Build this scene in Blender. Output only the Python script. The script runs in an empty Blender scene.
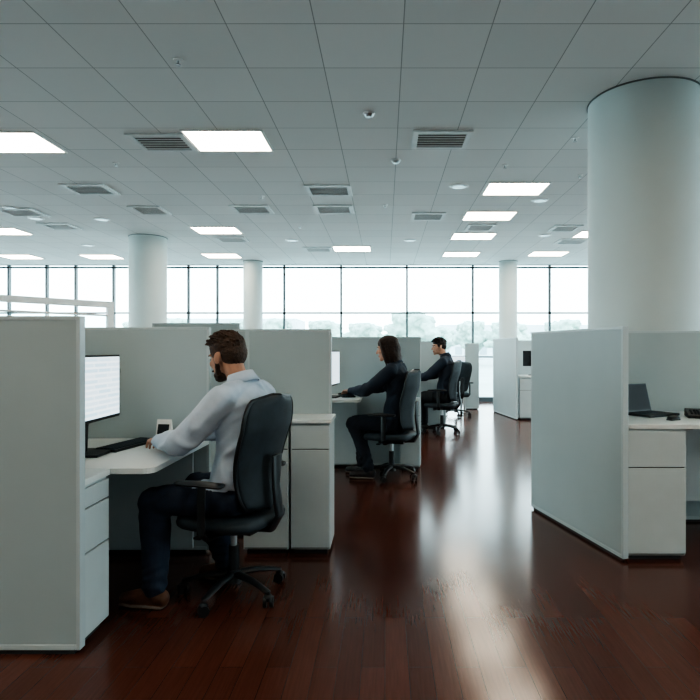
import bpy, math, random
from mathutils import Vector, Matrix, kdtree, noise
random.seed(7)
scene = bpy.context.scene
F = 568.0; VPX = 385.0; HC = 1.34; CEIL = 3.54
WY = 14.7
def PX(x, d): return (x-VPX)*d/F

# ------------------------------------------------------------------ materials
def new_mat(name):
    m = bpy.data.materials.new(name); m.use_nodes = True
    nt = m.node_tree; b = nt.nodes["Principled BSDF"]
    return m, nt, b
def mat(name, col, rough=0.5, metal=0.0, var=0.06, scale=8.0, bump=0.0, bscale=200.0, emit=None, estr=0.0, coat=0.0):
    m, nt, b = new_mat(name)
    tc = nt.nodes.new("ShaderNodeTexCoord")
    n = nt.nodes.new("ShaderNodeTexNoise"); n.inputs["Scale"].default_value = scale; n.inputs["Detail"].default_value = 3
    nt.links.new(tc.outputs["Object"], n.inputs["Vector"])
    r = nt.nodes.new("ShaderNodeValToRGB")
    r.color_ramp.elements[0].position = 0.3; r.color_ramp.elements[1].position = 0.7
    r.color_ramp.elements[0].color = (*[c*(1-var) for c in col], 1)
    r.color_ramp.elements[1].color = (*[min(1, c*(1+var)) for c in col], 1)
    nt.links.new(n.outputs["Fac"], r.inputs["Fac"]); nt.links.new(r.outputs["Color"], b.inputs["Base Color"])
    b.inputs["Roughness"].default_value = rough; b.inputs["Metallic"].default_value = metal
    b.inputs["Coat Weight"].default_value = coat
    if bump > 0:
        n2 = nt.nodes.new("ShaderNodeTexNoise"); n2.inputs["Scale"].default_value = bscale; n2.inputs["Detail"].default_value = 2
        nt.links.new(tc.outputs["Object"], n2.inputs["Vector"])
        bp = nt.nodes.new("ShaderNodeBump"); bp.inputs["Strength"].default_value = bump; bp.inputs["Distance"].default_value = 0.01
        nt.links.new(n2.outputs["Fac"], bp.inputs["Height"]); nt.links.new(bp.outputs["Normal"], b.inputs["Normal"])
    if emit:
        b.inputs["Emission Color"].default_value = (*emit, 1); b.inputs["Emission Strength"].default_value = estr
    return m

def floor_mat():
    m, nt, b = new_mat("wood_floor_mat")
    tc = nt.nodes.new("ShaderNodeTexCoord")
    mp = nt.nodes.new("ShaderNodeMapping"); mp.inputs["Rotation"].default_value = (0, 0, math.radians(90))
    nt.links.new(tc.outputs["Object"], mp.inputs["Vector"])
    br = nt.nodes.new("ShaderNodeTexBrick"); br.offset = 0.37
    br.inputs["Scale"].default_value = 1; br.inputs["Brick Width"].default_value = 1.2; br.inputs["Row Height"].default_value = 0.10
    br.inputs["Mortar Size"].default_value = 0.0012; br.inputs["Mortar Smooth"].default_value = 0.3
    br.inputs["Color1"].default_value = (0.112, 0.040, 0.028, 1); br.inputs["Color2"].default_value = (0.082, 0.029, 0.021, 1)
    br.inputs["Mortar"].default_value = (0.034, 0.014, 0.010, 1)
    nt.links.new(mp.outputs["Vector"], br.inputs["Vector"])
    mp2 = nt.nodes.new("ShaderNodeMapping"); mp2.inputs["Scale"].default_value = (60, 2.5, 1)
    nt.links.new(tc.outputs["Object"], mp2.inputs["Vector"])
    n = nt.nodes.new("ShaderNodeTexNoise"); n.inputs["Scale"].default_value = 1.6; n.inputs["Detail"].default_value = 4; n.inputs["Roughness"].default_value = 0.6
    nt.links.new(mp2.outputs["Vector"], n.inputs["Vector"])
    r = nt.nodes.new("ShaderNodeValToRGB"); r.color_ramp.elements[0].position = 0.25; r.color_ramp.elements[1].position = 0.78
    r.color_ramp.elements[0].color = (0.84, 0.84, 0.84, 1); r.color_ramp.elements[1].color = (1.18, 1.17, 1.15, 1)
    nt.links.new(n.outputs["Fac"], r.inputs["Fac"])
    mx = nt.nodes.new("ShaderNodeMix"); mx.data_type = 'RGBA'; mx.blend_type = 'MULTIPLY'; mx.inputs["Factor"].default_value = 1
    nt.links.new(br.outputs["Color"], mx.inputs["A"]); nt.links.new(r.outputs["Color"], mx.inputs["B"])
    nt.links.new(mx.outputs["Result"], b.inputs["Base Color"])
    n3 = nt.nodes.new("ShaderNodeTexNoise"); n3.inputs["Scale"].default_value = 1.2; n3.inputs["Detail"].default_value = 2
    nt.links.new(tc.outputs["Object"], n3.inputs["Vector"])
    mr = nt.nodes.new("ShaderNodeMapRange"); mr.inputs["To Min"].default_value = 0.15; mr.inputs["To Max"].default_value = 0.21
    nt.links.new(n3.outputs["Fac"], mr.inputs["Value"]); nt.links.new(mr.outputs["Result"], b.inputs["Roughness"])
    return m

def ceiling_mat():
    m, nt, b = new_mat("ceiling_tile_mat")
    tc = nt.nodes.new("ShaderNodeTexCoord")
    mp = nt.nodes.new("ShaderNodeMapping"); mp.inputs["Location"].default_value = (-0.126, -4.43+4.8, 0)
    nt.links.new(tc.outputs["Object"], mp.inputs["Vector"])
    br = nt.nodes.new("ShaderNodeTexBrick"); br.offset = 0.0
    br.inputs["Scale"].default_value = 1; br.inputs["Brick Width"].default_value = 0.6; br.inputs["Row Height"].default_value = 0.6
    br.inputs["Mortar Size"].default_value = 0.004; br.inputs["Mortar Smooth"].default_value = 0.2
    br.inputs["Color1"].default_value = (0.79, 0.82, 0.815, 1); br.inputs["Color2"].default_value = (0.74, 0.77, 0.765, 1)
    br.inputs["Mortar"].default_value = (0.38, 0.41, 0.41, 1)
    nt.links.new(mp.outputs["Vector"], br.inputs["Vector"])
    nt.links.new(br.outputs["Color"], b.inputs["Base Color"])
    b.inputs["Roughness"].default_value = 0.85
    n = nt.nodes.new("ShaderNodeTexNoise"); n.inputs["Scale"].default_value = 160
    nt.links.new(tc.outputs["Object"], n.inputs["Vector"])
    bp = nt.nodes.new("ShaderNodeBump"); bp.inputs["Strength"].default_value = 0.1; bp.inputs["Distance"].default_value = 0.003
    nt.links.new(n.outputs["Fac"], bp.inputs["Height"]); nt.links.new(bp.outputs["Normal"], b.inputs["Normal"])
    return m

def glass_mat():
    m = bpy.data.materials.new("window_glass_mat"); m.use_nodes = True
    nt = m.node_tree; nt.nodes.clear()
    o = nt.nodes.new("ShaderNodeOutputMaterial"); t = nt.nodes.new("ShaderNodeBsdfTransparent"); g = nt.nodes.new("ShaderNodeBsdfGlossy")
    t.inputs["Color"].default_value = (0.90, 0.965, 0.97, 1); g.inputs["Roughness"].default_value = 0.02
    mx = nt.nodes.new("ShaderNodeMixShader"); mx.inputs["Fac"].default_value = 0.06
    nt.links.new(t.outputs[0], mx.inputs[1]); nt.links.new(g.outputs[0], mx.inputs[2]); nt.links.new(mx.outputs[0], o.inputs[0])
    return m

def screen_mat():
    m, nt, b = new_mat("monitor_screen_mat")
    tc = nt.nodes.new("ShaderNodeTexCoord")
    br = nt.nodes.new("ShaderNodeTexBrick"); br.offset = 0.3
    br.inputs["Scale"].default_value = 1; br.inputs["Brick Width"].default_value = 0.16; br.inputs["Row Height"].default_value = 0.03
    br.inputs["Mortar Size"].default_value = 0.006
    br.inputs["Color1"].default_value = (0.48, 0.68, 0.80, 1); br.inputs["Color2"].default_value = (0.66, 0.80, 0.88, 1); br.inputs["Mortar"].default_value = (0.80, 0.91, 0.96, 1)
    sp = nt.nodes.new("ShaderNodeSeparateXYZ"); cb = nt.nodes.new("ShaderNodeCombineXYZ")
    nt.links.new(tc.outputs["Object"], sp.inputs[0]); nt.links.new(sp.outputs["Y"], cb.inputs["X"]); nt.links.new(sp.outputs["Z"], cb.inputs["Y"])
    nt.links.new(cb.outputs[0], br.inputs["Vector"])
    nt.links.new(br.outputs["Color"], b.inputs["Emission Color"]); b.inputs["Emission Strength"].default_value = 1.5
    b.inputs["Base Color"].default_value = (0.05, 0.05, 0.05, 1)
    return m

M_FLOOR = floor_mat(); M_CEIL = ceiling_mat(); M_GLASS = glass_mat(); M_SCREEN = screen_mat()
M_PART = mat("partition_fabric_mat", (0.41, 0.485, 0.505), 0.75, var=0.02, scale=3, bump=0.06, bscale=420)
M_TRIM = mat("partition_trim_mat", (0.50, 0.57, 0.59), 0.45, var=0.02)
M_LAM = mat("white_laminate_mat", (0.54, 0.605, 0.62), 0.35, var=0.02)
M_DESK = mat("desk_top_mat", (0.72, 0.76, 0.755), 0.3, var=0.015)
M_GAP = mat("dark_gap_mat", (0.04, 0.045, 0.05), 0.7)
M_COL = mat("column_plaster_mat", (0.56, 0.62, 0.615), 0.7, var=0.02, scale=2, bump=0.03, bscale=90)
M_COLSHADE = mat("column_shadow_line_mat", (0.16, 0.18, 0.18), 0.7)  # dark grey ring painted as the thin shadow line under the ceiling
M_FRAME = mat("window_frame_mat", (0.09, 0.11, 0.12), 0.45)
M_WALL = mat("wall_paint_mat", (0.62, 0.64, 0.64), 0.8, var=0.02)
M_CHAIR = mat("chair_fabric_mat", (0.028, 0.042, 0.054), 0.6, var=0.15, scale=20, bump=0.25, bscale=350)
M_PLASTIC = mat("black_plastic_mat", (0.014, 0.018, 0.022), 0.40, var=0.1)
M_METAL = mat("brushed_metal_mat", (0.45, 0.47, 0.48), 0.3, 1.0)
M_LIGHT = mat("light_diffuser_mat", (0.9, 0.9, 0.88), 0.5, emit=(1.0, 0.88, 0.70), estr=15.0)
M_WHITE = mat("white_metal_mat", (0.78, 0.80, 0.80), 0.4)
M_VENT = mat("vent_metal_mat", (0.72, 0.76, 0.76), 0.5)
M_PAPER = mat("paper_mat", (0.8, 0.8, 0.78), 0.8)
M_EYE = mat("eye_white_mat", (0.55, 0.55, 0.53), 0.2); M_IRIS = mat("iris_mat", (0.03, 0.02, 0.015), 0.2)

# ------------------------------------------------------------------ mesh helpers
def link(o, parent=None):
    scene.collection.objects.link(o)
    if parent is not None: o.parent = parent
    return o
def group(name, loc=(0, 0, 0), rz=0.0, sc=1.0):
    e = bpy.data.objects.new(name, None); e.empty_display_size = 0.1
    e.location = loc; e.rotation_euler = (0, 0, rz); e.scale = (sc, sc, sc)
    scene.collection.objects.link(e); return e

class MB:
    def __init__(s): s.v = []; s.f = []; s.l = []; s.vl = []
    def add(s, v, f, lab=0, M=None):
        o = len(s.v)
        for p in v:
            p = Vector(p)
            s.v.append(M @ p if M else p); s.vl.append(lab)
        for q in f: s.f.append([i+o for i in q]); s.l.append(lab)
    def box(s, x0, x1, y0, y1, z0, z1, lab=0, M=None):
        v = [(x0,y0,z0),(x1,y0,z0),(x1,y1,z0),(x0,y1,z0),(x0,y0,z1),(x1,y0,z1),(x1,y1,z1),(x0,y1,z1)]
        s.add(v, [(0,3,2,1),(4,5,6,7),(0,1,5,4),(1,2,6,5),(2,3,7,6),(3,0,4,7)], lab, M)
    def ell(s, c, r, lab=0, M=None, n=20, m=12, R=None):
        v = []; f = []; c = Vector(c)
        for i in range(1, m):
            t = math.pi*i/m
            for j in range(n):
                a = 2*math.pi*j/n
                p = Vector((r[0]*math.sin(t)*math.cos(a), r[1]*math.sin(t)*math.sin(a), r[2]*math.cos(t)))
                if R: p = R @ p
                v.append(c+p)
        p = Vector((0, 0, r[2])); q = Vector((0, 0, -r[2]))
        if R: p = R @ p; q = R @ q
        v.append(c+p); v.append(c+q); T = len(v)-2; B = len(v)-1
        for i in range(m-2):
            for j in range(n):
                k = (j+1) % n
                f.append((i*n+j, (i+1)*n+j, (i+1)*n+k, i*n+k))
        for j in range(n):
            k = (j+1) % n
            f.append((T, j, k)); f.append((B, (m-2)*n+k, (m-2)*n+j))
        s.add(v, f, lab, M)
    def tube(s, pts, rad, lab=0, M=None, n=16, hint=(0, 1, 0), round_caps=True, open_ends=False):
        pts = [Vector(p) for p in pts]; rad = [(r, r) if not isinstance(r, (tuple, list)) else r for r in rad]
        hint = Vector(hint)
        tang = []
        for i in range(len(pts)):
            a = pts[max(0, i-1)]; b = pts[min(len(pts)-1, i+1)]
            tang.append((b-a).normalized())
        rings = []
        def ring(c, t, a, b):
            side = hint - t*hint.dot(t)
            if side.length < 1e-3: side = Vector((1, 0, 0)) - t*t.x
            side.normalize(); up = t.cross(side)
            return [c+side*(a*math.cos(2*math.pi*j/n))+up*(b*math.sin(2*math.pi*j/n)) for j in range(n)]
        if round_caps:
            for ang in (80, 50, 25):
                g = math.radians(ang); a, b = rad[0]; h = min(a, b)
                rings.append(ring(pts[0]-tang[0]*h*math.sin(g), tang[0], a*math.cos(g), b*math.cos(g)))
        for p, t, r in zip(pts, tang, rad): rings.append(ring(p, t, *r))
        if round_caps:
            for ang in (25, 50, 80):
                g = math.radians(ang); a, b = rad[-1]; h = min(a, b)
                rings.append(ring(pts[-1]+tang[-1]*h*math.sin(g), tang[-1], a*math.cos(g), b*math.cos(g)))
        v = [p for r in rings for p in r]; f = []
        for i in range(len(rings)-1):
            for j in range(n):
                k = (j+1) % n; f.append((i*n+j, i*n+k, (i+1)*n+k, (i+1)*n+j))
        if not open_ends:
            f.append(list(range(n))[::-1]); f.append([(len(rings)-1)*n+j for j in range(n)])
        s.add(v, f, lab, M)
    def cyl(s, p0, p1, r0, r1=None, lab=0, n=24, M=None):
        s.tube([p0, p1], [r0, r1 if r1 is not None else r0], lab, M, n, hint=(0.3, 0.9, 0.1), round_caps=False)
    def obj(s, name, mats, parent=None, smooth=True, bevel=0.0, angle=35, solid=0.0):
        me = bpy.data.meshes.new(name); me.from_pydata([tuple(p) for p in s.v], [], s.f)
        for m in mats: me.materials.append(m)
        for p, l in zip(me.polygons, s.l): p.material_index = l if l < len(mats) else 0
        me.validate(); me.update()
        o = bpy.data.objects.new(name, me); link(o, parent)
        if solid > 0:
            b = o.modifiers.new("Solid", 'SOLIDIFY'); b.thickness = solid; b.offset = 1
        if bevel > 0:
            b = o.modifiers.new("Bevel", 'BEVEL'); b.width = bevel; b.segments = 2; b.limit_method = 'ANGLE'; b.angle_limit = math.radians(40)
        if smooth:
            for p in me.polygons: p.use_smooth = True
            try:
                me.set_sharp_from_angle(angle=math.radians(angle))
            except Exception: pass
        return o
    def remesh(s, name, mats, parent, voxel, smooth=4, disp=0.0, dscale=20.0, rule=None):
        me = bpy.data.meshes.new(name+"_src"); me.from_pydata([tuple(p) for p in s.v], [], s.f); me.validate()
        o = bpy.data.objects.new(name+"_src", me); scene.collection.objects.link(o)
        r = o.modifiers.new("R", 'REMESH'); r.mode = 'VOXEL'; r.voxel_size = voxel
        if smooth:
            sm = o.modifiers.new("S", 'SMOOTH'); sm.iterations = smooth; sm.factor = 0.5
        dg = bpy.context.evaluated_depsgraph_get(); dg.update()
        nm = bpy.data.meshes.new_from_object(o.evaluated_get(dg))
        bpy.data.objects.remove(o); nm.name = name; nm.materials.clear()
        for m in mats: nm.materials.append(m)
        kd = kdtree.KDTree(len(s.v))
        for i, p in enumerate(s.v): kd.insert(p, i)
        kd.balance()
        for p in nm.polygons:
            _, i, _ = kd.find(p.center); l = s.vl[i]
            if rule: l = rule(p.center, l)
            p.material_index = l; p.use_smooth = True
        if disp > 0:
            ns = [v.normal.copy() for v in nm.vertices]
            for v, nn in zip(nm.vertices, ns):
                v.co += nn*disp*noise.noise(v.co*dscale)
        nm.update()
        ob = bpy.data.objects.new(name, nm); link(ob, parent); return ob

def simple_box(name, x0, x1, y0, y1, z0, z1, m, parent=None, bevel=0.003):
    cx, cy = (x0+x1)/2, (y0+y1)/2
    b = MB(); b.box(x0-cx, x1-cx, y0-cy, y1-cy, 0, z1-z0)
    o = b.obj(name, [m], parent, smooth=False, bevel=bevel); o.location = (cx, cy, z0); return o

# ------------------------------------------------------------------ room shell
XL, XR, YB = -12.0, 10.5, -5.0
def plane(name, pts, m):
    me = bpy.data.meshes.new(name); me.from_pydata(pts, [], [list(range(len(pts)))]); me.materials.append(m)
    o = bpy.data.objects.new(name, me); scene.collection.objects.link(o); return o
b = MB(); b.box(XL, XR, YB, WY+0.15, -0.12, 0); b.obj("floor", [M_FLOOR], smooth=False)
b = MB(); b.box(XL, XR, YB, WY+0.15, CEIL, CEIL+0.12); b.obj("ceiling", [M_CEIL], smooth=False)
b = MB(); b.box(XL, XR, YB-0.15, YB, 0, CEIL); b.obj("wall_back", [M_WALL], smooth=False)
b = MB(); b.box(XL-0.15, XL, YB, 0.0, 0, CEIL); b.obj("wall_left", [M_WALL], smooth=False)
b = MB(); b.box(XR, XR+0.15, YB, 0.0, 0, CEIL); b.obj("wall_right", [M_WALL], smooth=False)

def window_run(name, mull, horizontal_axis, fixed, transoms, lo, hi):
    g = group(name, (0, 0, 0))
    b = MB(); t = 0.05
    def bx(a0, a1, z0, z1, dep, lab=0, bb=None):
        if horizontal_axis == 'x': bb.box(a0, a1, fixed, fixed+dep, z0, z1, lab)
        else: bb.box(fixed, fixed+dep, a0, a1, z0, z1, lab)
    for a in mull: bx(a-t/2, a+t/2, 0.0, CEIL-0.001, 0.10, bb=b)
    for z in transoms: bx(lo, hi, z-0.02, z+0.02, 0.085, bb=b)
    bx(lo, hi, 0.001, 0.12, 0.12, bb=b)
    b.obj("frame", [M_FRAME], g, smooth=False)
    b = MB(); bx(lo, hi, 0.12, CEIL-0.01, 0.008, bb=b)
    o = b.obj("glass", [M_GLASS], g, smooth=False)
    if horizontal_axis == 'x': o.location.y = 0.045
    else: o.location.x = 0.045
    return g
px = [-75, -30, 8, 46, 75, 113, 150, 188, 217, 253, 284, 341, 407, 473, 508, 550, 592, 640, 700, 770]
window_run("window_1", [XL+0.05]+[PX(x, WY) for x in px]+[XR-0.05], 'x', WY, [1.16, 2.30, CEIL-0.06], XL, XR)
window_run("fill_window_left", [0.03+1.63*i for i in range(10)], 'y', XL-0.12, [1.16, 2.30, CEIL-0.06], 0.0, WY)  # unseen glazing, added so daylight fills in from the left
window_run("fill_window_right", [0.03+1.63*i for i in range(10)], 'y', XR, [1.16, 2.30, CEIL-0.06], 0.0, WY)  # out-of-view glazing on the right, put in for side fill light

def column(x, y, r):
    b = MB(); b.cyl((0, 0, 0), (0, 0, CEIL-0.012), r, lab=0, n=72)
    b.cyl((0, 0, 0), (0, 0, 0.10), r+0.012, lab=1, n=72)
    b.cyl((0, 0, CEIL-0.012), (0, 0, CEIL-0.001), r+0.008, lab=2, n=72)
    o = b.obj("round_column", [M_COL, M_TRIM, M_COLSHADE], smooth=True); o.location = (x, y, 0)
column(PX(643, 5.03), 5.03, 0.462)
column(PX(148, 11.1), 11.1, 0.35)
column(PX(253, 14.1), 14.1, 0.235)
column(PX(508, 14.1), 14.1, 0.225)

# ------------------------------------------------------------------ ceiling fixtures
def light_panel(x, y, w=0.78, d=0.56):
    g = group("ceiling_light_panel", (x, y, CEIL))
    b = MB(); t = 0.022; z0, z1 = -0.014, -0.001
    b.box(-w/2-t, w/2+t, -d/2-t, -d/2, z0, z1); b.box(-w/2-t, w/2+t, d/2, d/2+t, z0, z1)
    b.box(-w/2-t, -w/2, -d/2, d/2, z0, z1); b.box(w/2, w/2+t, -d/2, d/2, z0, z1)
    b.obj("frame", [M_WHITE], g, smooth=False)
    b = MB(); b.box(-w/2, w/2, -d/2, d/2, -0.009, -0.002); b.obj("diffuser", [M_LIGHT], g, smooth=False)
def LP(xpx, ypx, w=0.78):
    d = F*(CEIL-HC)/(350-ypx); light_panel(PX(xpx, d), d, w)
for x, y in [(13, 142), (229, 140.5), (515, 188.5), (217, 230), (489, 215.5), (473, 236), (2, 231), (352, 248.5),
             (222, 255.5), (20, 256.5), (102, 256.5), (461, 254), (548, 253.5), (598, 234), (735, 140)]:
    LP(x, y)
for y in (-2.0, 1.8):  # unseen panels overhead and behind the camera, added for camera-side ambient light
    for x in (-6.3, -3.95, -1.63, 1.76, 4.2): light_panel(x, y)
for x, y in [(-6.3, 5.98), (-8.6, 5.98), (6.4, 8), (6.4, 11.2), (-8.8, 10.4)]: light_panel(x, y)

def air_vent(xpx, ypx, w=0.6, d=0.5):
    dd = F*(CEIL-HC)/(350-ypx)
    g = group("air_vent", (PX(xpx, dd), dd, CEIL))
    b = MB(); t = 0.055; z0, z1 = -0.02, -0.001
    b.box(-w/2, w/2, -d/2, -d/2+t, z0, z1); b.box(-w/2, w/2, d/2-t, d/2, z0, z1)
    b.box(-w/2, -w/2+t, -d/2+t, d/2-t, z0, z1); b.box(w/2-t, w/2, -d/2+t, d/2-t, z0, z1)
    n = 6
    for i in range(n):
        y = -d/2+t+(i+0.5)*(d-2*t)/n
        R = Matrix.Translation((0, y, -0.010)) @ Matrix.Rotation(math.radians(-20), 4, 'X')
        b.box(-w/2+t, w/2-t, -0.009, 0.009, -0.002, 0.002, 0, R)
    b.obj("louvres", [M_VENT], g, smooth=False)
    b = MB(); b.box(-w/2+t, w/2-t, -d/2+t, d/2-t, -0.0035, -0.0012); b.obj("duct_opening", [M_GAP], g, smooth=False)
for x, y, w in [(163, 142, .6), (441, 139, .6), (329, 190, .62), (334, 209, .6), (252, 209, .6), (90, 189, .6), (428, 216, .55), (22, 212, .6),
             (480, 227, .5), (60, 226, .55), (232, 239, .6), (150, 210, .5), (318, 249, .6), (572, 241, .6), (565, 228, .5)]:
    air_vent(x, y, w)
def ceil_dev(kind, xpx, ypx):
    dd = F*(CEIL-HC)/(350-ypx); b = MB()
    if kind == "smoke_detector":
        b.cyl((0, 0, -0.001), (0, 0, -0.018), 0.055, 0.055, 0); b.cyl((0, 0, -0.018), (0, 0, -0.04), 0.045, 0.03, 1)
    elif kind == "sprinkler_head":
        b.cyl((0, 0, -0.001), (0, 0, -0.008), 0.038, 0.034, 0); b.cyl((0, 0, -0.008), (0, 0, -0.035), 0.009, 0.007, 1); b.cyl((0, 0, -0.035), (0, 0, -0.04), 0.02, 0.02, 1)
    else:
        b.cyl((0, 0, -0.001), (0, 0, -0.012), 0.13, 0.12, 0); b.cyl((0, 0, -0.012), (0, 0, -0.016), 0.095, 0.09, 1)
    o = b.obj(kind, [M_WHITE, M_METAL], smooth=True); o.location = (PX(xpx, dd), dd, CEIL)
for k, x, y in [("sprinkler_head", 178, 60), ("smoke_detector", 369, 113), ("sprinkler_head", 575, 138), ("sprinkler_head", 116, 163), ("smoke_detector", 396, 160),
                ("ceiling_speaker", 459, 186), ("ceiling_speaker", 102, 219), ("sprinkler_head", 262, 196), ("sprinkler_head", 580, 175), ("ceiling_speaker", 540, 200),
                ("sprinkler_head", 300, 226), ("sprinkler_head", 385, 205), ("ceiling_speaker", 12, 208), ("ceiling_speaker", 36, 218), ("ceiling_speaker", 545, 235),
                ("ceiling_speaker", 292, 240), ("ceiling_speaker", 88, 245), ("ceiling_speaker", 410, 240), ("sprinkler_head", 505, 165)]:
    ceil_dev(k, x, y)

# ------------------------------------------------------------------ cubicle furniture
PH = 1.49
def partition(p0, p1, h=PH, th=0.045, side=1):
    p0 = Vector(p0); p1 = Vector(p1); L = (p1-p0).length; a = math.atan2(p1.y-p0.y, p1.x-p0.x)
    g = group("cubicle_partition", (p0.x, p0.y, 0), a)
    y0, y1 = (0, th) if side > 0 else (-th, 0)
    t = 0.018
    b = MB(); b.box(t, L-t, y0+0.002, y1-0.002, 0.045, h-t); b.obj("fabric_panel", [M_PART], g, smooth=False)
    b = MB(); b.box(0, t, y0, y1, 0.02, h); b.box(L-t, L, y0, y1, 0.02, h); b.box(t, L-t, y0, y1, h-t, h)
    b.box(t, L-t, y0, y1, 0.02, 0.045); b.obj("trim_frame", [M_TRIM], g, smooth=False, bevel=0.003)
    b = MB(); b.box(0.03, L-0.03, y0+0.008, y1-0.008, 0.0, 0.02)
    b.obj("plinth", [M_GAP], g, smooth=False)
    return g
def pedestal(name, x0, x1, y0, y1, h, face, drawers, loc=None):
    cx, cy = (x0+x1)/2, (y0+y1)/2
    g = group(name, (cx, cy, 0)); hx, hy = (x1-x0)/2, (y1-y0)/2
    b = MB(); b.box(-hx, hx, -hy, hy, 0.03, h); b.obj("carcass", [M_LAM], g, smooth=False, bevel=0.003)
    b = MB(); b.box(-hx+0.02, hx-0.02, -hy+0.02, hy-0.02, 0, 0.03); b.obj("plinth", [M_GAP], g, smooth=False)
    b = MB(); b2 = MB(); z = h-0.012; H = h-0.012-0.04
    for fr in drawers:
        z1 = z; z0 = z-fr*H+0.006; z -= fr*H
        if face == '-y':
            b.box(-hx+0.004, hx-0.004, -hy-0.016, -hy-0.001, z0, z1)
            b2.box(-hx+0.01, hx-0.01, -hy-0.006, -hy-0.0005, z0-0.007, z0+0.001)
        else:
            b.box(hx+0.001, hx+0.016, -hy+0.004, hy-0.004, z0, z1)
            b2.box(hx+0.0005, hx+0.006, -hy+0.01, hy-0.01, z0-0.007, z0+0.001)
    b.obj("drawer_fronts", [M_LAM], g, smooth=False, bevel=0.003); b2.obj("drawer_gaps", [M_GAP], g, smooth=False)
    return g
def desk(x0, x1, y0, y1, z, corner='right', legs=(), modesty=None):
    cx, cy = (x0+x1)/2, (y0+y1)/2
    g = group("office_desk", (cx, cy, 0)); hx, hy = (x1-x0)/2, (y1-y0)/2
    r = 0.06; pts = []
    for (sx, sy, a0) in [(1, 1, 0), (-1, 1, 90), (-1, -1, 180), (1, -1, 270)]:
        for k in range(7):
            a = math.radians(a0+15*k); pts.append((sx*(hx-r)+r*math.cos(a), sy*(hy-r)+r*math.sin(a)))
    n = len(pts); v = [(p[0], p[1], z-0.03) for p in pts]+[(p[0], p[1], z) for p in pts]
    f = [list(range(n))[::-1], list(range(n, 2*n))]+[(i, (i+1) % n, n+(i+1) % n, n+i) for i in range(n)]
    b = MB(); b.add(v, f); b.obj("desk_top", [M_DESK], g, smooth=False, bevel=0.003)
    b = MB()
    for lx, ly in legs:
        b.box(lx-cx-0.025, lx-cx+0.025, ly-cy-0.025, ly-cy+0.025, 0, z-0.03)
    if legs: b.obj("legs", [M_LAM], g, smooth=False, bevel=0.004)
    if modesty:
        m = modesty; b = MB(); b.box(m[0]-cx, m[1]-cx, m[2]-cy, m[3]-cy, m[4], z-0.031); b.obj("modesty_panel", [M_LAM], g, smooth=False)
    return g

def monitor(x, y, z, rz, w=0.54, h=0.33, bottom=0.2):
    g = group("computer_monitor", (x, y, z), rz)
    b = MB(); b.box(-0.018, 0.008, -w/2-0.012, w/2+0.012, bottom-0.018, bottom+h+0.012)
    b.box(-0.045, -0.018, -w*0.3, w*0.3, bottom+0.05, bottom+h-0.08)
    b.obj("housing", [M_PLASTIC], g, smooth=False, bevel=0.004)
    b = MB(); b.box(0.0085, 0.0100, -w/2, w/2, bottom, bottom+h); b.obj("screen", [M_SCREEN], g, smooth=False)
    b = MB(); b.tube([(-0.07, 0, 0.012), (-0.065, 0, 0.15), (-0.04, 0, bottom+0.12)], [(0.035, 0.012)]*3, round_caps=False)
    b.box(-0.15, 0.06, -0.12, 0.12, 0.0, 0.014); b.obj("stand", [M_PLASTIC], g, smooth=False, bevel=0.004)
def keyboard(x, y, z, rz):
    g = group("computer_keyboard", (x, y, z), rz)
    b = MB(); b.box(-0.07, 0.07, -0.21, 0.21, 0, 0.015); b.obj("tray", [M_PLASTIC], g, smooth=False, bevel=0.004)
    b = MB()
    for i in range(5):
        for j in range(15): b.box(-0.062+i*0.025, -0.041+i*0.025, -0.2+j*0.027, -0.178+j*0.027, 0.0152, 0.021)
    b.obj("keys", [M_CHAIR], g, smooth=False)
def mouse(x, y, z, rz):
    b = MB(); b.ell((0, 0, 0.014), (0.052, 0.03, 0.018)); b.box(-0.04, 0.04, -0.022, 0.022, 0.0, 0.01); b.box(0.0, 0.045, -0.0012, 0.0012, 0.018, 0.031); b.ell((0.025,0,0.03),(0.008,0.004,0.006))
    o = b.obj("computer_mouse", [M_PLASTIC]); o.location = (x, y, z); o.rotation_euler = (0, 0, rz)
def phone(x, y, z, rz):
    g = group("desk_phone", (x, y, z), rz)
    b = MB(); v = [(-.09,-.08,0),(.09,-.08,0),(.09,.08,0),(-.09,.08,0),(-.09,-.08,.02),(.09,-.08,.055),(.09,.08,.055),(-.09,.08,.02)]
    b.add(v, [(0,3,2,1),(4,5,6,7),(0,1,5,4),(1,2,6,5),(2,3,7,6),(3,0,4,7)]); b.obj("base", [M_PLASTIC], g, smooth=False, bevel=0.005)
    b = MB(); b.tube([(-.09, -.05, .04), (-.05, -.05, .055), (.05, -.05, .075), (.09, -.05, .078)], [(.026, .014), (.016, .011), (.016, .011), (.026, .014)], n=12); b.obj("handset", [M_PLASTIC], g)
    b = MB()
    for i in range(4):
        for j in range(3):
            b.box(-0.06+i*0.025, -0.042+i*0.025, 0.0+j*0.022, 0.015+j*0.022, 0.026+i*0.005, 0.033+i*0.006)
    b.obj("buttons", [M_CHAIR], g, smooth=False)
def laptop(x, y, z, rz, open_=14):
    g = group("laptop", (x, y, z), rz)
    b = MB(); b.box(-.115, .115, -.16, .16, 0, .016); b.obj("base", [M_PLASTIC], g, smooth=False, bevel=.004)
    b = MB()
    for i in range(5):
        for j in range(12): b.box(-0.09+i*0.024, -0.070+i*0.024, -0.145+j*0.0243, -0.125+j*0.0243, 0.0162, 0.018)
    b.obj("keys", [M_CHAIR], g, smooth=False)
    b = MB(); R = Matrix.Translation((-.115, 0, .014)) @ Matrix.Rotation(math.radians(-open_), 4, 'Y')
    b.box(-.008, 0, -.16, .16, 0, .21, 0, R); b.obj("lid", [M_PLASTIC], g, smooth=False, bevel=.003)
    b = MB(); b.box(.0002, .001, -.15, .15, .012, .20, 0, R); b.obj("screen", [mat("laptop_screen_mat", (0.012, 0.015, 0.02), 0.6)], g, smooth=False)

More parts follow.
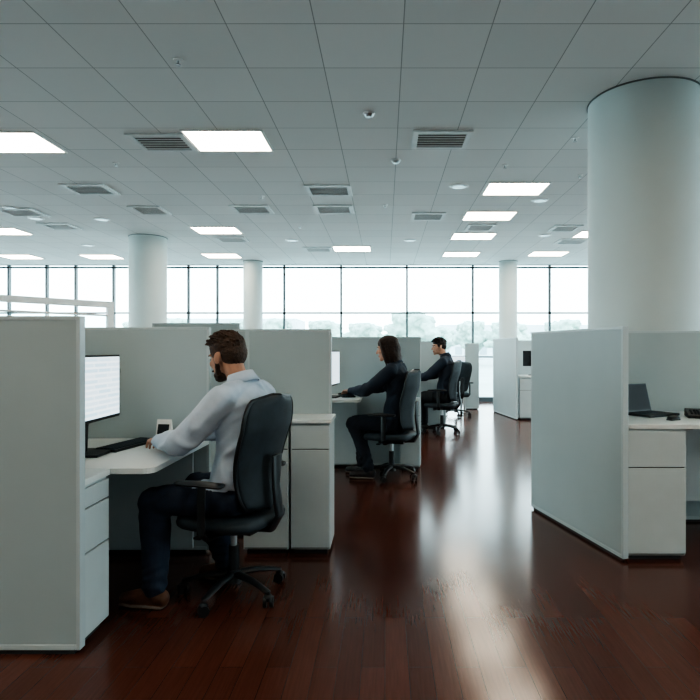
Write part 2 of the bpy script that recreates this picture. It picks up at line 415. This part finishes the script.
# --- near-left cubicle
NL = 2.495
partition((-3.4, NL), (PX(80, NL), NL))
DZ = 0.76
pedestal("drawer_pedestal", -1.85, -1.362, NL+0.05, 2.775, 0.728, '+x', [0.14, 0.30, 0.56])
desk(-1.98, -1.14, 2.785, 3.73, DZ, modesty=(-1.95, -1.25, 3.69, 3.71, 0.05))
g = group("desk_return_top", (-1.7, 2.66, 0)); b = MB(); b.box(-0.28, 0.355, -0.115, 0.122, DZ-0.03, DZ); b.obj("top", [M_DESK], g, smooth=False, bevel=0.003)
partition((-2.05, 3.79), (PX(209, 3.74), 3.79), side=-1)
partition((-2.10, NL+0.05), (-2.10, 3.79), side=-1)
partition((PX(246, 4.03), 4.05), (PX(331, 4.03), 4.05))
partition((PX(209, 3.74)+0.01, 4.09), (PX(246, 4.03)-0.005, 4.09))
pedestal("storage_cabinet", -0.62, -0.36, 3.73, 4.04, 0.86, '-y', [0.2, 0.8])
pedestal("storage_cabinet", -0.93, -0.63, 3.73, 4.04, 0.86, '-y', [0.2, 0.8])
simple_box("cabinet_worktop", -0.95, -0.35, 3.70, 4.045, 0.861, 0.886, M_DESK)
monitor(-1.61, 3.17, DZ, math.radians(2), w=0.54, h=0.34, bottom=0.20)
keyboard(-1.55, 3.43, DZ, math.radians(-12))
mouse(-1.27, 3.66, DZ, 2.6)
g = group("desk_calendar", (-1.43, 3.685, DZ), math.radians(-8))
b = MB(); v = [(-.05,-.03,0),(.05,-.03,0),(.05,.03,0),(-.05,.03,0),(-.05,0,.13),(.05,0,.13)]
b.add(v, [(0,3,2,1),(0,1,5,4),(2,3,4,5),(1,2,5),(3,0,4)]); b.obj("card", [M_PAPER], g, smooth=False)
b = MB(); R = Matrix.Translation((0, -.0155, .065)) @ Matrix.Rotation(math.radians(-13.0), 4, 'X'); b.box(-.038, .038, -.003, -.001, -.03, .035, 0, R); b.obj("printed_page", [M_PLASTIC], g, smooth=False)

# --- second cubicle (woman)
D2 = 0.84
partition((PX(300, 6.55), 6.5), (PX(421, 6.5), 6.5))
partition((-1.6, 6.5), (PX(300, 6.55)-0.005, 6.5))
desk(-1.1, PX(361, 5.9)-0.0, 5.72, 6.48, D2, modesty=(-1.05, -0.32, 6.43, 6.45, 0.05), legs=[(-1.0, 5.8)])
monitor(-0.55, 6.0, D2, math.radians(-8), w=0.54, h=0.34, bottom=0.14)
keyboard(-0.42, 6.18, D2, 0.2)
pedestal("drawer_pedestal", PX(400, 6.4), PX(420, 6.4), 6.35, 6.49, 0.80, '-y', [0.25, 0.75])
# --- third cubicle
partition((-0.4, 9.75), (PX(446, 9.75), 9.75))
desk(-0.35, 0.42, 8.75, 9.72, D2, legs=[(-0.25, 8.85), (0.35, 8.85)])
monitor(0.1, 9.2, D2, -0.1)
partition((1.80, 12.8), (2.12, 12.8))
partition((-0.3, 12.9), (1.3, 12.9))
desk(1.1, 1.75, 12.1, 12.75, 0.78, legs=[(1.15, 12.15), (1.7, 12.15), (1.15, 12.7), (1.7, 12.7)])
monitor(1.55, 12.4, 0.78, math.radians(-75), w=0.42, h=0.3, bottom=0.12)
# far-left panels
partition((PX(150, 5.4), 5.45), (PX(238, 5.4), 5.45), h=1.60)
partition((-5.0, 6.9), (-2.6, 6.9), h=1.55)
partition((-7.5, 8.9), (-3.6, 8.9), h=1.60)

def glass_screen(p0, p1, h):
    p0 = Vector(p0); p1 = Vector(p1); L = (p1-p0).length; a = math.atan2(p1.y-p0.y, p1.x-p0.x)
    g = group("glass_screen", (p0.x, p0.y, 0), a)
    b = MB()
    b.box(0, L, -0.03, 0.03, h-0.07, h); b.box(0, L, -0.02, 0.02, h-0.17, h-0.15); b.box(0, L, -0.02, 0.02, 0.05, 0.10)
    n = 1
    for i in range(n+1):
        x = 0.035+(L-0.07)*i/n; b.box(x-0.035, x+0.035, -0.028, 0.028, 0, h-0.07)
    b.obj("frame", [M_WHITE], g, smooth=False, bevel=0.003)
    b = MB(); b.box(0.03, L-0.03, -0.004, 0.004, 0.1, h-0.17); b.obj("pane", [M_GLASS], g, smooth=False)
glass_screen((-4.35, 5.2), (PX(113, 6.63), 6.63), 1.90)

# --- right cubicle
R0 = Vector((PX(623, 3.58), 3.58)); R1 = Vector((PX(531, 4.8), 4.8))
partition(R0, R1, side=-1, th=0.04)
RZ = 0.868
pedestal("drawer_pedestal", PX(628, 3.60), PX(687, 3.60), 3.62, 4.10, RZ-0.031, '-y', [0.30, 0.70])
desk(PX(626, 3.6)+0.0, 3.3, 3.60, 4.36, RZ, modesty=(1.95, 3.25, 4.1, 4.12, 0.25), legs=[(3.2, 3.7), (3.2, 4.3)])
partition((1.44, 4.42), (3.35, 4.42))
laptop(1.93, 4.12, RZ, math.radians(-62))
mouse(1.94, 3.82, RZ, 0.4)
phone(2.20, 3.98, RZ, math.radians(70))
# right far unit
partition((PX(516, 10.85), 10.85), (PX(493, 12.3), 12.3), h=1.58, side=-1)
partition((2.46, 12.35), (4.3, 12.35), h=1.55)
pedestal("drawer_pedestal", 2.58, 2.95, 10.9, 11.4, 0.80, '-y', [0.3, 0.7])
desk(2.57, 4.2, 10.87, 11.6, 0.835, legs=[(4.1, 10.95), (4.1, 11.5)])
monitor(3.0, 11.35, 0.835, math.radians(70), w=0.45, h=0.28)
partition((3.1, 7.4), (2.85, 8.6), side=-1)
partition((3.0, 8.65), (5.6, 8.65))

# ------------------------------------------------------------------ office chair
def back_x(u, vv):
    return -0.222-0.060*vv+0.035*math.sin(math.pi*max(0, min(1.0, vv*1.4)))-0.03*max(0, vv-0.7)+0.05*u*u
def chair(loc, rz, sc=1.0, arms=True):
    g = group("office_chair", (*loc, 0), rz, sc)
    b = MB()
    b.cyl((0, 0, 0.07), (0, 0, 0.14), 0.045, 0.035)
    for k in range(5):
        a = math.radians(72*k+20); c, s = math.cos(a), math.sin(a)
        b.tube([(0.02*c, 0.02*s, 0.115), (0.14*c, 0.14*s, 0.108), (0.27*c, 0.27*s, 0.078)], [(0.03, 0.018), (0.024, 0.015), (0.017, 0.011)], hint=(-s, c, 0), n=12)
    b.obj("star_base", [M_PLASTIC], g)
    b = MB()
    for k in range(5):
        a = math.radians(72*k+20); c, s = math.cos(a), math.sin(a); p = Vector((0.275*c, 0.275*s, 0.03)); q = math.radians(72*k+60)
        ax = Vector((math.cos(q), math.sin(q), 0))
        for sg in (-1, 1):
            b.cyl(p+ax*(0.008*sg), p+ax*(0.026*sg), 0.029, 0.028)
        b.cyl(p+Vector((0, 0, 0.0)), p+Vector((0, 0, 0.055)), 0.009)
        b.ell(p+Vector((0, 0, 0.022)), (0.024, 0.024, 0.018), n=12, m=8)
    b.obj("casters", [M_PLASTIC], g)
    b = MB(); b.cyl((0, 0, 0.13), (0, 0, 0.27), 0.028); b.cyl((0, 0, 0.27), (0, 0, 0.37), 0.018, lab=1); b.obj("gas_lift", [M_PLASTIC, M_METAL], g)
    b = MB(); b.box(-0.15, 0.12, -0.07, 0.07, 0.355, 0.395)
    b.tube([(0.05, 0.06, 0.375), (0.06, 0.2, 0.37)], [0.006, 0.006], n=8); b.box(0.04, 0.08, 0.19, 0.24, 0.364, 0.376)
    b.obj("tilt_mechanism", [M_PLASTIC], g, smooth=False, bevel=0.006)
    b = MB(); n = 48
    prof = [(0.80, 0.392), (0.93, 0.397), (0.985, 0.412), (1.0, 0.432), (0.975, 0.452), (0.90, 0.463), (0.6, 0.464), (0.2, 0.462)]
    v = []; 
    for s, z in prof:
        for j in range(n):
            a = 2*math.pi*j/n; c, sn = math.cos(a), math.sin(a)
            x = 0.25*s*abs(c)**0.55*(1 if c > 0 else -1); y = 0.25*s*abs(sn)**0.55*(1 if sn > 0 else -1)
            zz = z-0.03*max(0, x/0.25-0.55)**1.5+0.008*(abs(y)/0.25)**2
            v.append((x+0.01, y, zz))
    f = []
    for i in range(len(prof)-1):
        for j in range(n):
            k = (j+1) % n; f.append((i*n+j, i*n+k, (i+1)*n+k, (i+1)*n+j))
    f.append(list(range(n))[::-1]); f.append([(len(prof)-1)*n+j for j in range(n)])
    b.add(v, f); b.obj("seat_cushion", [M_CHAIR], g, angle=60)
    NU, NV = 18, 30
    def bp(u, vv, off=0.0):
        w = 0.165+0.075*math.sin(math.pi*min(1, vv*1.1)*0.62)
        w *= (max(0.0, 1-abs(2*vv-1)**7))**0.24*0.97+0.03
        z = 0.49+0.61*vv
        return Vector((back_x(u, vv)-off, u*w, z))
    v = []; f = []
    for s in (0, 1):
        for i in range(NV+1):
            for j in range(NU+1):
                u = -1+2*j/NU; vv = i/NV; edge = 0.004+0.008*(1-abs(u)**3)
                v.append(bp(u, vv, edge if s else -edge))
    N = (NV+1)*(NU+1)
    for i in range(NV):
        for j in range(NU):
            a = i*(NU+1)+j; q = (a, a+1, a+NU+2, a+NU+1)
            f.append(q); f.append(tuple(N+x for x in q[::-1]))
    for i in range(NV):
        for j in (0, NU):
            a = i*(NU+1)+j; c = a+NU+1; f.append((a, c, N+c, N+a) if j == 0 else (c, a, N+a, N+c))
    for j in range(NU):
        for i in (0, NV):
            a = i*(NU+1)+j; f.append((a, a+1, N+a+1, N+a) if i else (a+1, a, N+a, N+a+1))
    b = MB(); b.add(v, f); b.obj("backrest", [M_CHAIR], g, angle=70)
    b = MB(); loop = [bp(-1, i/NV) for i in range(0, NV+1)]+[bp(u, 1) for u in (0,)]+[bp(1, i/NV) for i in range(NV, -1, -1)]+[bp(-1, 0)]
    b.tube(loop, [0.010]*len(loop), n=8, hint=(1, 0.01, 0), round_caps=False); b.obj("back_frame", [M_PLASTIC], g)
    b = MB(); b.tube([(-0.1, 0, 0.375), (-0.24, 0, 0.385), (-0.285, 0, 0.46), (-0.265, 0, 0.62), (-0.272, 0, 0.78)], [(0.045, 0.014), (0.045, 0.016), (0.04, 0.016), (0.035, 0.014), (0.05, 0.01)], hint=(0, 1, 0))
    b.obj("back_support", [M_PLASTIC], g)
    if arms:
        for s in (-1, 1):
            b = MB(); b.tube([(-0.02, 0.10*s, 0.378), (-0.02, 0.26*s, 0.38), (-0.02, 0.305*s, 0.42), (-0.02, 0.305*s, 0.60), (-0.02, 0.30*s, 0.655)], [(0.024, 0.011)]*5, hint=(1, 0, 0), n=12)
            b.obj("arm_post", [M_PLASTIC], g)
            b = MB(); b.tube([(-0.13, 0.30*s, 0.668), (0.0, 0.30*s, 0.670), (0.13, 0.29*s, 0.664)], [(0.038, 0.013), (0.042, 0.014), (0.036, 0.012)], hint=(0, 1, 0)); b.obj("arm_pad", [M_PLASTIC], g)
    return g

# ------------------------------------------------------------------ people
def person(name, loc, rz, sc, cols, hair="short", beard=False, P=None, head_rot=(0, 12, 0)):
    """local: +x forward, +y the person's left, z up, origin on floor under chair centre"""
    P = P or {}
    g = group(name, (*loc, 0), rz, sc)
    skin = mat(name+"_skin_mat", cols['skin'], 0.55, var=0.08, scale=30)
    top = mat(name+"_top_mat", cols['top'], 0.85, var=0.04, scale=14, bump=0.5, bscale=13)
    trou = mat(name+"_trousers_mat", cols['legs'], 0.85, var=0.15, scale=20, bump=0.6, bscale=16)
    shoe = mat(name+"_shoe_mat", cols['shoe'], 0.5, var=0.2, scale=20); sole = mat(name+"_sole_mat", (0.20, 0.17, 0.15), 0.7)
    hairm = mat(name+"_hair_mat", cols['hair'], 0.6, var=0.4, scale=60, bump=0.5, bscale=120)
    lip = mat(name+"_lip_mat", [cols['skin'][0]*0.8, cols['skin'][1]*0.55, cols['skin'][2]*0.5], 0.45)
    fem = P.get('fem', False); SW = 0.168 if fem else 0.19
    B = P.get('bulk', 1.0)
    b = MB(); k = 0.92 if fem else 1.0
    sh = P.get('sh', -0.06)
    kb = k*B
    b.tube([(-0.05, 0, 0.57), (-0.065, 0, 0.66), (-0.08, 0, 0.80), (-0.085, 0, 0.93), (sh-0.02, 0, 1.05), (sh, 0, 1.125)],
           [(0.195, 0.135), (0.190*kb, 0.140*kb), (0.178*kb, 0.132*kb), (0.183*kb, 0.130*kb), (0.178*kb, 0.112*kb), (0.11*k, 0.078)], 0, n=32)
    if fem: b.ell((sh+0.055, 0.065, 0.93), (0.055, 0.06, 0.06), 0); b.ell((sh+0.055, -0.065, 0.93), (0.055, 0.06, 0.06), 0)
    folds = []
    for s in (-1, 1):
        q = 'L' if s > 0 else 'R'
        el = Vector(P.get('el'+q, (0.19, 0.25*s, 0.86))); wr = Vector(P.get('wr'+q, (0.44, 0.12*s, 0.825)))
        shd = Vector((sh, SW*s, 1.085))
        b.tube([(sh-0.01, 0.05*s, 1.125), (sh-0.005, 0.12*s, 1.115), shd], [0.055, 0.064, 0.068], 0)
        m1 = shd.lerp(el, 0.5)+Vector((-0.008, 0.006*s, -0.010))
        b.tube([shd, m1, el], [(0.070*kb, 0.072*kb), (0.063*kb, 0.070*kb), (0.056*kb, 0.060*kb)], 0)
        b.tube([el, el.lerp(wr, 0.35), el.lerp(wr, 0.8), wr], [0.056*kb, (0.055*kb, 0.054*kb), 0.042*kb, 0.036*kb], 0)
        b.tube([(sh-0.03, 0.03*s, 1.155), (sh-0.02, 0.10*s, 1.13)], [0.038, 0.047], 0)
        folds.append((el, (shd-el).normalized(), (wr-el).normalized()))
        hipp = Vector((-0.06, 0.09*s, 0.555)); kn = Vector(P.get('kn'+q, (0.37, 0.17*s, 0.535))); an = Vector(P.get('an'+q, (0.34, 0.19*s, 0.115)))
        b.tube([hipp, hipp.lerp(kn, 0.5)+Vector((0, 0, 0.006)), kn], [(0.110*kb, 0.095), (0.098*kb, 0.090), (0.074*kb, 0.072)], 1, n=20)
        b.tube([kn, kn.lerp(an, 0.3)+Vector((-0.014, 0, 0)), kn.lerp(an, 0.65)+Vector((-0.010, 0, 0)), an], [0.072*kb, (0.068*kb, 0.075*kb), (0.060*kb, 0.066*kb), (0.056*kb, 0.062*kb)], 1, n=18)
    b.ell((-0.075, 0, 0.555), (0.135, 0.185*k, 0.098), 1)
    hc = Vector(P.get('head', (0.06, 0, 1.305)))
    b.tube([(sh, 0, 1.12), (sh+0.02, 0, 1.17), hc+Vector((-0.03, 0, -0.04))], [0.062*k, 0.056*k, 0.054*k], 2)
    b.tube([(sh+0.004, 0, 1.13), (sh+0.014, 0, 1.175)], [0.076*k, 0.066*k], 0, n=24, round_caps=False)
    def rule(c, l):
        if c.z > 1.10: return 2 if (c.z > 1.202 and abs(c.y) < 0.08) else 0
        if c.z > 0.70: return 0
        if c.x < 0.10 and c.z > 0.61+0.1*abs(c.x+0.05): return 0
        return 1
    ob = b.remesh("clothed_body", [top, trou, skin], g, 0.0075, smooth=4, disp=0.0, rule=rule)
    me = ob.data; ns = [v.normal.copy() for v in me.vertices]
    knees = [Vector(P.get('knL', (0.37, 0.17, 0.535))), Vector(P.get('knR', (0.37, -0.17, 0.535)))]
    for v, nn in zip(me.vertices, ns):
        c = v.co.copy(); d = 0.006*noise.noise(c*9)
        if c.z < 1.165:
            w = noise.noise(c*5+Vector((3, 1, 7)))*2.5
            if c.z > 0.62:
                sw = math.sin(c.z*52+c.x*34+abs(c.y)*26+w*4)
                amp = 0.005+0.007*max(0, 1-abs(c.z-0.74)/0.16)
                for (e, u1, u2) in folds:
                    de = (c-e).length
                    if de < 0.2: amp += 0.006*(1-de/0.2)
                d += amp*(sw*0.5+0.5)**2*(0.5+noise.noise(c*7+Vector((9, 2, 4))))*1.6
            else:
                for kk in knees:
                    de = (c-kk).length
                    if de < 0.16: d += 0.004*(1-de/0.16)*math.sin(c.x*70+c.z*60+w*3)
                if c.z < 0.24: d += 0.003*math.sin(c.z*110+c.x*40+w*5)
                if c.x < 0.12: d += 0.004*math.sin(c.x*90+c.y*30+w*2)
        v.co += nn*d
        # the back is pressed flat against the chair's backrest
        if 0.44 < v.co.z < 1.14 and v.co.x < 0:
            vv = min(1, max(0, (v.co.z-0.49)/0.61)); hw = 0.165+0.075*math.sin(math.pi*min(1, vv*1.1)*0.62)
            u = min(1.0, abs(v.co.y)/hw)
            lim = back_x(u, vv)+0.020
            if v.co.x < lim: v.co.x = lim+0.0006*math.sin(v.co.z*90)
    me.update()
    b = MB()
    b.tube([(sh-0.002, 0, 1.150), (sh+0.010, 0, 1.180), (sh+0.020, 0, 1.212)], [0.090*k, 0.078*k, 0.067*k], 0, n=28, round_caps=False, open_ends=True)
    b.obj("collar", [top], g, solid=0.004, angle=80)
    for s in (-1, 1):
        q = 'L' if s > 0 else 'R'
        an = Vector(P.get('an'+q, (0.34, 0.19*s, 0.115)))
        R = Matrix.Translation((an.x, an.y, 0)) @ Matrix.Rotation(s*math.radians(8), 4, 'Z')
        b = MB()
        b.tube([(-0.045, 0, 0.052), (0.03, 0, 0.055), (0.11, 0, 0.048), (0.175, 0, 0.038)], [(0.036, 0.045), (0.038, 0.048), (0.045, 0.036), (0.036, 0.026)], 0, R, n=20)
        b.tube([(-0.012, 0, 0.06), (0.0, 0, 0.105)], [0.044, 0.043], 0, R)
        b.tube([(-0.05, 0, 0.012), (0.04, 0, 0.011), (0.11, 0, 0.011), (0.185, 0, 0.012)], [(0.039, 0.011), (0.040, 0.011), (0.050, 0.011), (0.041, 0.011)], 1, R, n=20)
        b.remesh("shoe", [shoe, sole], g, 0.0055, smooth=2, rule=lambda c, l: 1 if c.z < 0.021 else 0)
    for s in (-1, 1):
        q = 'L' if s > 0 else 'R'
        wr = Vector(P.get('wr'+q, (0.44, 0.12*s, 0.825))); el = Vector(P.get('el'+q, (0.19, 0.25*s, 0.86)))
        d = (wr-el); d.z *= 0.4; d.normalize(); up = Vector((0, 0, 1)); side = d.cross(up)*(1 if s > 0 else -1)
        side.normalize(); up = (up-d*up.dot(d)).normalized()
        b = MB(); w0 = wr-d*0.03
        b.tube([w0, wr+d*0.01, wr+d*0.05, wr+d*0.095], [(0.028, 0.022), (0.030, 0.019), (0.041, 0.017), (0.040, 0.013)], 0, hint=side, n=18)
        for i, (o, L) in enumerate([(0.030, 0.072), (0.010, 0.081), (-0.011, 0.076), (-0.031, 0.060)]):
            p = wr+d*(0.088-abs(o)*0.15)+side*o; pts = [p]; pit = 0.12+0.05*i; dd = (d+side*o*2.0).normalized()
            for fr in (0.42, 0.33, 0.25):
                pit += 0.28; p = p+(dd*math.cos(pit)-up*math.sin(pit))*L*fr; pts.append(p)
            b.tube(pts, [0.0095, 0.0088, 0.008, 0.007], 0, n=10, hint=side)
        p = wr+d*0.03+side*0.026
        b.tube([p, p+(d*0.6+side*0.75-up*0.1).normalized()*0.035, p+(d*0.75+side*0.6-up*0.2).normalized()*0.062, p+(d*0.9+side*0.35-up*0.3).normalized()*0.082], [0.014, 0.011, 0.0095, 0.008], 0, n=10)
        b.remesh("hand", [skin], g, 0.0036, smooth=2)
        b = MB(); ax = (wr-el).normalized()
        b.tube([wr-ax*0.045, wr-ax*0.01, wr+ax*0.008], [0.038*k, 0.040*k, 0.039*k], 0, n=20, round_caps=False); b.obj("cuff", [top], g)
    RM = Matrix.Translation(hc) @ Matrix.Rotation(math.radians(head_rot[2]), 4, 'Z') @ Matrix.Rotation(math.radians(head_rot[1]), 4, 'Y') @ Matrix.Scale(1.05, 4)
    b = MB()
    b.ell((-0.012, 0, 0.035), (0.095, 0.076, 0.083), 0, RM, 28, 18)
    b.ell((0.03, 0, -0.022), (0.060, 0.062, 0.078), 0, RM)
    b.ell((0.036, 0, -0.070), (0.050, 0.050, 0.038), 0, RM)
    b.ell((0.066, 0, -0.093), (0.022, 0.026, 0.020), 0, RM)
    b.ell((0.070, 0, 0.028), (0.020, 0.050, 0.011), 0, RM)
    for s in (-1, 1):
        b.ell((0.062, 0.036*s, -0.02), (0.024, 0.022, 0.020), 0, RM)
        b.ell((-0.004, 0.078*s, -0.004), (0.018, 0.008, 0.031), 0, RM, R=Matrix.Rotation(math.radians(-12), 3, 'Y') @ Matrix.Rotation(math.radians(18*s), 3, 'Z'))
        b.ell((0.094, 0.012*s, -0.030), (0.010, 0.008, 0.007), 0, RM, 12, 8)
    b.tube([(0.084, 0, 0.016), (0.098, 0, -0.010), (0.106, 0, -0.028)], [0.008, 0.009, 0.011], 0, RM, n=12)
    b.ell((0.086, 0, -0.058), (0.010, 0.024, 0.005), 1, RM, 14, 8); b.ell((0.084, 0, -0.067), (0.010, 0.021, 0.006), 1, RM, 14, 8)
    b.tube([(-0.03, 0, -0.03), (-0.045, 0, -0.10)], [0.055*k, 0.052*k], 0, RM)
    b.remesh("head", [skin, lip], g, 0.0042, smooth=2)
    b = MB(); b2 = MB(); b3 = MB()
    for s in (-1, 1):
        b.ell((0.0765, 0.032*s, 0.008), (0.0110, 0.0125, 0.0062), 0, RM, 14, 10); b2.ell((0.0845, 0.031*s, 0.008), (0.0040, 0.0050, 0.0052), 0, RM, 12, 8)
        b3.tube([(0.088, 0.016*s, 0.026), (0.087, 0.034*s, 0.029), (0.074, 0.052*s, 0.024)], [0.004, 0.0045, 0.003], 0, RM, n=8)
    b.obj("eyes", [M_EYE], g); b2.obj("irises", [M_IRIS], g); b3.obj("eyebrows", [hairm], g)
    b = MB(); rnd = random.Random(3)
    if hair == "short":
        b.ell((-0.018, 0, 0.058), (0.102, 0.083, 0.072), 0, RM, 28, 18)
        b.ell((-0.050, 0, 0.018), (0.068, 0.077, 0.080), 0, RM, 24, 14)
        for s in (-1, 1): b.ell((0.012, 0.068*s, 0.035), (0.030, 0.014, 0.040), 0, RM)
        for i in range(420):
            a = rnd.uniform(0, 2*math.pi); t = rnd.uniform(0.0, 1.3)
            n_ = Vector((math.sin(t)*math.cos(a), math.sin(t)*math.sin(a), math.cos(t)))
            c = Vector((-0.018+0.100*n_.x, 0.080*n_.y, 0.055+0.070*n_.z))
            if n_.x < 0 and rnd.random() < 0.4: c.z -= 0.03
            dr = (Vector((0.6, rnd.uniform(-.5, .5), 0.1))+n_*0.35).normalized()
            b.tube([c-dr*0.014, c+n_*0.003+dr*0.008, c+n_*0.006+dr*0.026], [0.0055, 0.005, 0.0028], 0, RM, n=6)
        if beard:
            b.ell((0.040, 0, -0.083), (0.050, 0.053, 0.033), 0, RM)
            b.ell((0.066, 0, -0.095), (0.027, 0.031, 0.023), 0, RM)
            for s in (-1, 1): b.tube([(0.016, 0.070*s, 0.01), (0.016, 0.062*s, -0.04), (0.030, 0.048*s, -0.075)], [0.010, 0.012, 0.016], 0, RM)
            b.tube([(0.088, -0.026, -0.056), (0.097, 0, -0.047), (0.088, 0.026, -0.056)], [0.005]*3, 0, RM, n=8)
        b.remesh("hair", [hairm], g, 0.0032, smooth=0, disp=0.002, dscale=90)
    else:
        b.ell((-0.020, 0, 0.055), (0.105, 0.088, 0.078), 0, RM, 28, 18)
        b.ell((-0.058, 0, -0.01), (0.080, 0.092, 0.105), 0, RM)
        b.ell((-0.066, 0, -0.085), (0.068, 0.096, 0.080), 0, RM)
        for s in (-1, 1):
            b.tube([(0.035, 0.060*s, 0.075), (0.030, 0.080*s, 0.02), (0.015, 0.084*s, -0.05), (0.005, 0.078*s, -0.12)], [0.022, 0.020, 0.024, 0.020], 0, RM)
        for i in range(160):
            a = rnd.uniform(0.5*math.pi-0.9, 1.5*math.pi+0.9); c, s_ = math.cos(a), math.sin(a)
            b.tube([(-0.03+0.06*c, 0.06*s_, 0.09), (-0.035+0.088*c, 0.09*s_, 0.02), (-0.04+0.086*c, 0.098*s_, -0.06), (-0.045+0.084*c, 0.094*s_, -0.13-rnd.uniform(0, 0.03))], [0.005, 0.006, 0.006, 0.003], 0, RM, n=6)
        b.remesh("hair", [hairm], g, 0.0038, smooth=0, disp=0.002, dscale=70)
    return g

TH = math.radians(180-20)
O1 = (-0.83, 3.12)
chair(O1, TH)
person("seated_man", O1, TH, 1.0,
       dict(skin=(0.48, 0.26, 0.18), top=(0.48, 0.56, 0.66), legs=(0.020, 0.032, 0.058), shoe=(0.13, 0.060, 0.036), hair=(0.055, 0.027, 0.015)),
       hair="short", beard=True, head_rot=(0, 12, -8),
       P=dict(bulk=1.09, elL=(0.14, 0.27, 0.860), wrL=(0.43, 0.09, 0.828), elR=(0.16, -0.25, 0.87), wrR=(0.45, -0.14, 0.83),
              knL=(0.33, 0.25, 0.54), anL=(0.29, 0.28, 0.115), knR=(0.34, -0.12, 0.54), anR=(0.14, -0.13, 0.115), head=(0.045, 0, 1.298)))
O2 = (0.07, 5.98)
chair(O2, TH, 1.03)
person("seated_woman", O2, TH, 1.03,
       dict(skin=(0.50, 0.29, 0.21), top=(0.020, 0.032, 0.052), legs=(0.016, 0.022, 0.035), shoe=(0.03, 0.03, 0.035), hair=(0.03, 0.014, 0.009)),
       hair="bob", head_rot=(0, 8, 8),
       P=dict(fem=True, bulk=1.06, sh=-0.04, elL=(0.19, 0.23, 0.90), wrL=(0.42, 0.08, 0.878), elR=(0.19, -0.22, 0.90), wrR=(0.42, -0.12, 0.878),
              knL=(0.39, 0.10, 0.55), anL=(0.20, 0.14, 0.115), knR=(0.40, -0.08, 0.54), anR=(0.34, -0.04, 0.115), head=(0.05, 0, 1.312)))
O3 = (PX(442, 9.2), 9.2)
chair(O3, TH, 1.06)
person("seated_man", O3, TH, 1.06,
       dict(skin=(0.48, 0.28, 0.20), top=(0.02, 0.03, 0.05), legs=(0.02, 0.025, 0.03), shoe=(0.03, 0.03, 0.03), hair=(0.018, 0.011, 0.008)),
       hair="short", head_rot=(0, 4, 32), P=dict(head=(0.05, 0, 1.312)))
chair((1.45, 11.6), math.radians(110), 1.0)

# ------------------------------------------------------------------ exterior
M_GRASS = mat("paved_ground_mat", (0.42, 0.46, 0.44), 0.9, var=0.15, scale=0.4)
M_LEAF_HAZE = mat("hazy_tree_foliage_mat", (0.40, 0.52, 0.47), 0.95, var=0.25, scale=1.2)  # pale blue-green: distance haze is put into the leaf colour
M_BARK = mat("bark_mat", (0.3, 0.3, 0.3), 0.9)
M_BLD = mat("building_facade_mat", (0.6, 0.66, 0.68), 0.8, var=0.05, scale=0.5)
M_BWIN = mat("building_window_mat", (0.35, 0.42, 0.45), 0.3)
plane("plaza_ground", [(-150, -80, -0.6), (150, -80, -0.6), (150, 200, -0.6), (-150, 200, -0.6)], M_GRASS)
rt = random.Random(11)
b = MB()
for i in range(60):
    a = rt.uniform(0, 6.28); rr = rt.uniform(0.3, 2.4); z = rt.uniform(2.0, 5.2); k = 1-abs(z-3.5)/3
    b.ell((rr*k*math.cos(a), rr*k*math.sin(a), z), (rt.uniform(.5, .8),)*2+(rt.uniform(.4, .65),), 0, n=12, m=8)
b.tube([(0, 0, 0), (0.1, 0, 1.5), (0, 0, 3.5)], [0.22, 0.18, 0.12], 1)
tm = b.remesh("tree", [M_LEAF_HAZE, M_BARK], None, 0.16, smooth=0, disp=0.35, dscale=2.2)
tm.location = (11, 72, -0.6)
for i in range(26):
    o = bpy.data.objects.new("tree", tm.data); link(o)
    x = -70+i*5.6+rt.uniform(-1.5, 1.5)
    o.location = (x, rt.uniform(66, 90), -0.6); s = rt.uniform(0.7, 1.15); o.scale = (s*1.25, s*1.2, s); o.rotation_euler = (0, 0, rt.uniform(0, 6))
def building(x, y, w, d, h):
    b = MB(); b.box(-w/2, w/2, -d/2, d/2, 0, h)
    nx = int(w/2.5); nz = int(h/3)
    for i in range(nx):
        for k in range(nz):
            cx = -w/2+(i+0.5)*w/nx; b.box(cx-0.7, cx+0.7, -d/2-0.05, -d/2+0.1, 1+k*3, 2.6+k*3, 1)
    o = b.obj("distant_building", [M_BLD, M_BWIN], smooth=False); o.location = (x, y, -0.6)
building(-30, 115, 26, 12, 8); building(26, 120, 30, 12, 7)

# ------------------------------------------------------------------ world, camera
w = bpy.data.worlds.new("overcast_sky"); scene.world = w; w.use_nodes = True
nt = w.node_tree; bg = nt.nodes["Background"]
tc = nt.nodes.new("ShaderNodeTexCoord"); sp = nt.nodes.new("ShaderNodeSeparateXYZ"); r = nt.nodes.new("ShaderNodeValToRGB")
nt.links.new(tc.outputs["Generated"], sp.inputs[0]); nt.links.new(sp.outputs["Z"], r.inputs["Fac"])
r.color_ramp.elements[0].position = 0.0; r.color_ramp.elements[0].color = (0.85, 0.95, 0.98, 1)
r.color_ramp.elements[1].position = 0.8; r.color_ramp.elements[1].color = (0.66, 0.835, 0.945, 1)
nt.links.new(r.outputs["Color"], bg.inputs["Color"]); bg.inputs["Strength"].default_value = 7.2

cam = bpy.data.cameras.new("camera"); co = bpy.data.objects.new("camera", cam); scene.collection.objects.link(co)
co.location = (0, 0, HC); co.rotation_euler = (math.radians(90), 0, 0)
cam.sensor_width = 36; cam.lens = F/700*36; cam.shift_x = -(VPX-350)/700; cam.clip_start = 0.05; cam.clip_end = 500
scene.camera = co
scene.view_settings.view_transform = 'AgX'
scene.view_settings.look = 'AgX - High Contrast'
scene.view_settings.exposure = 0.14
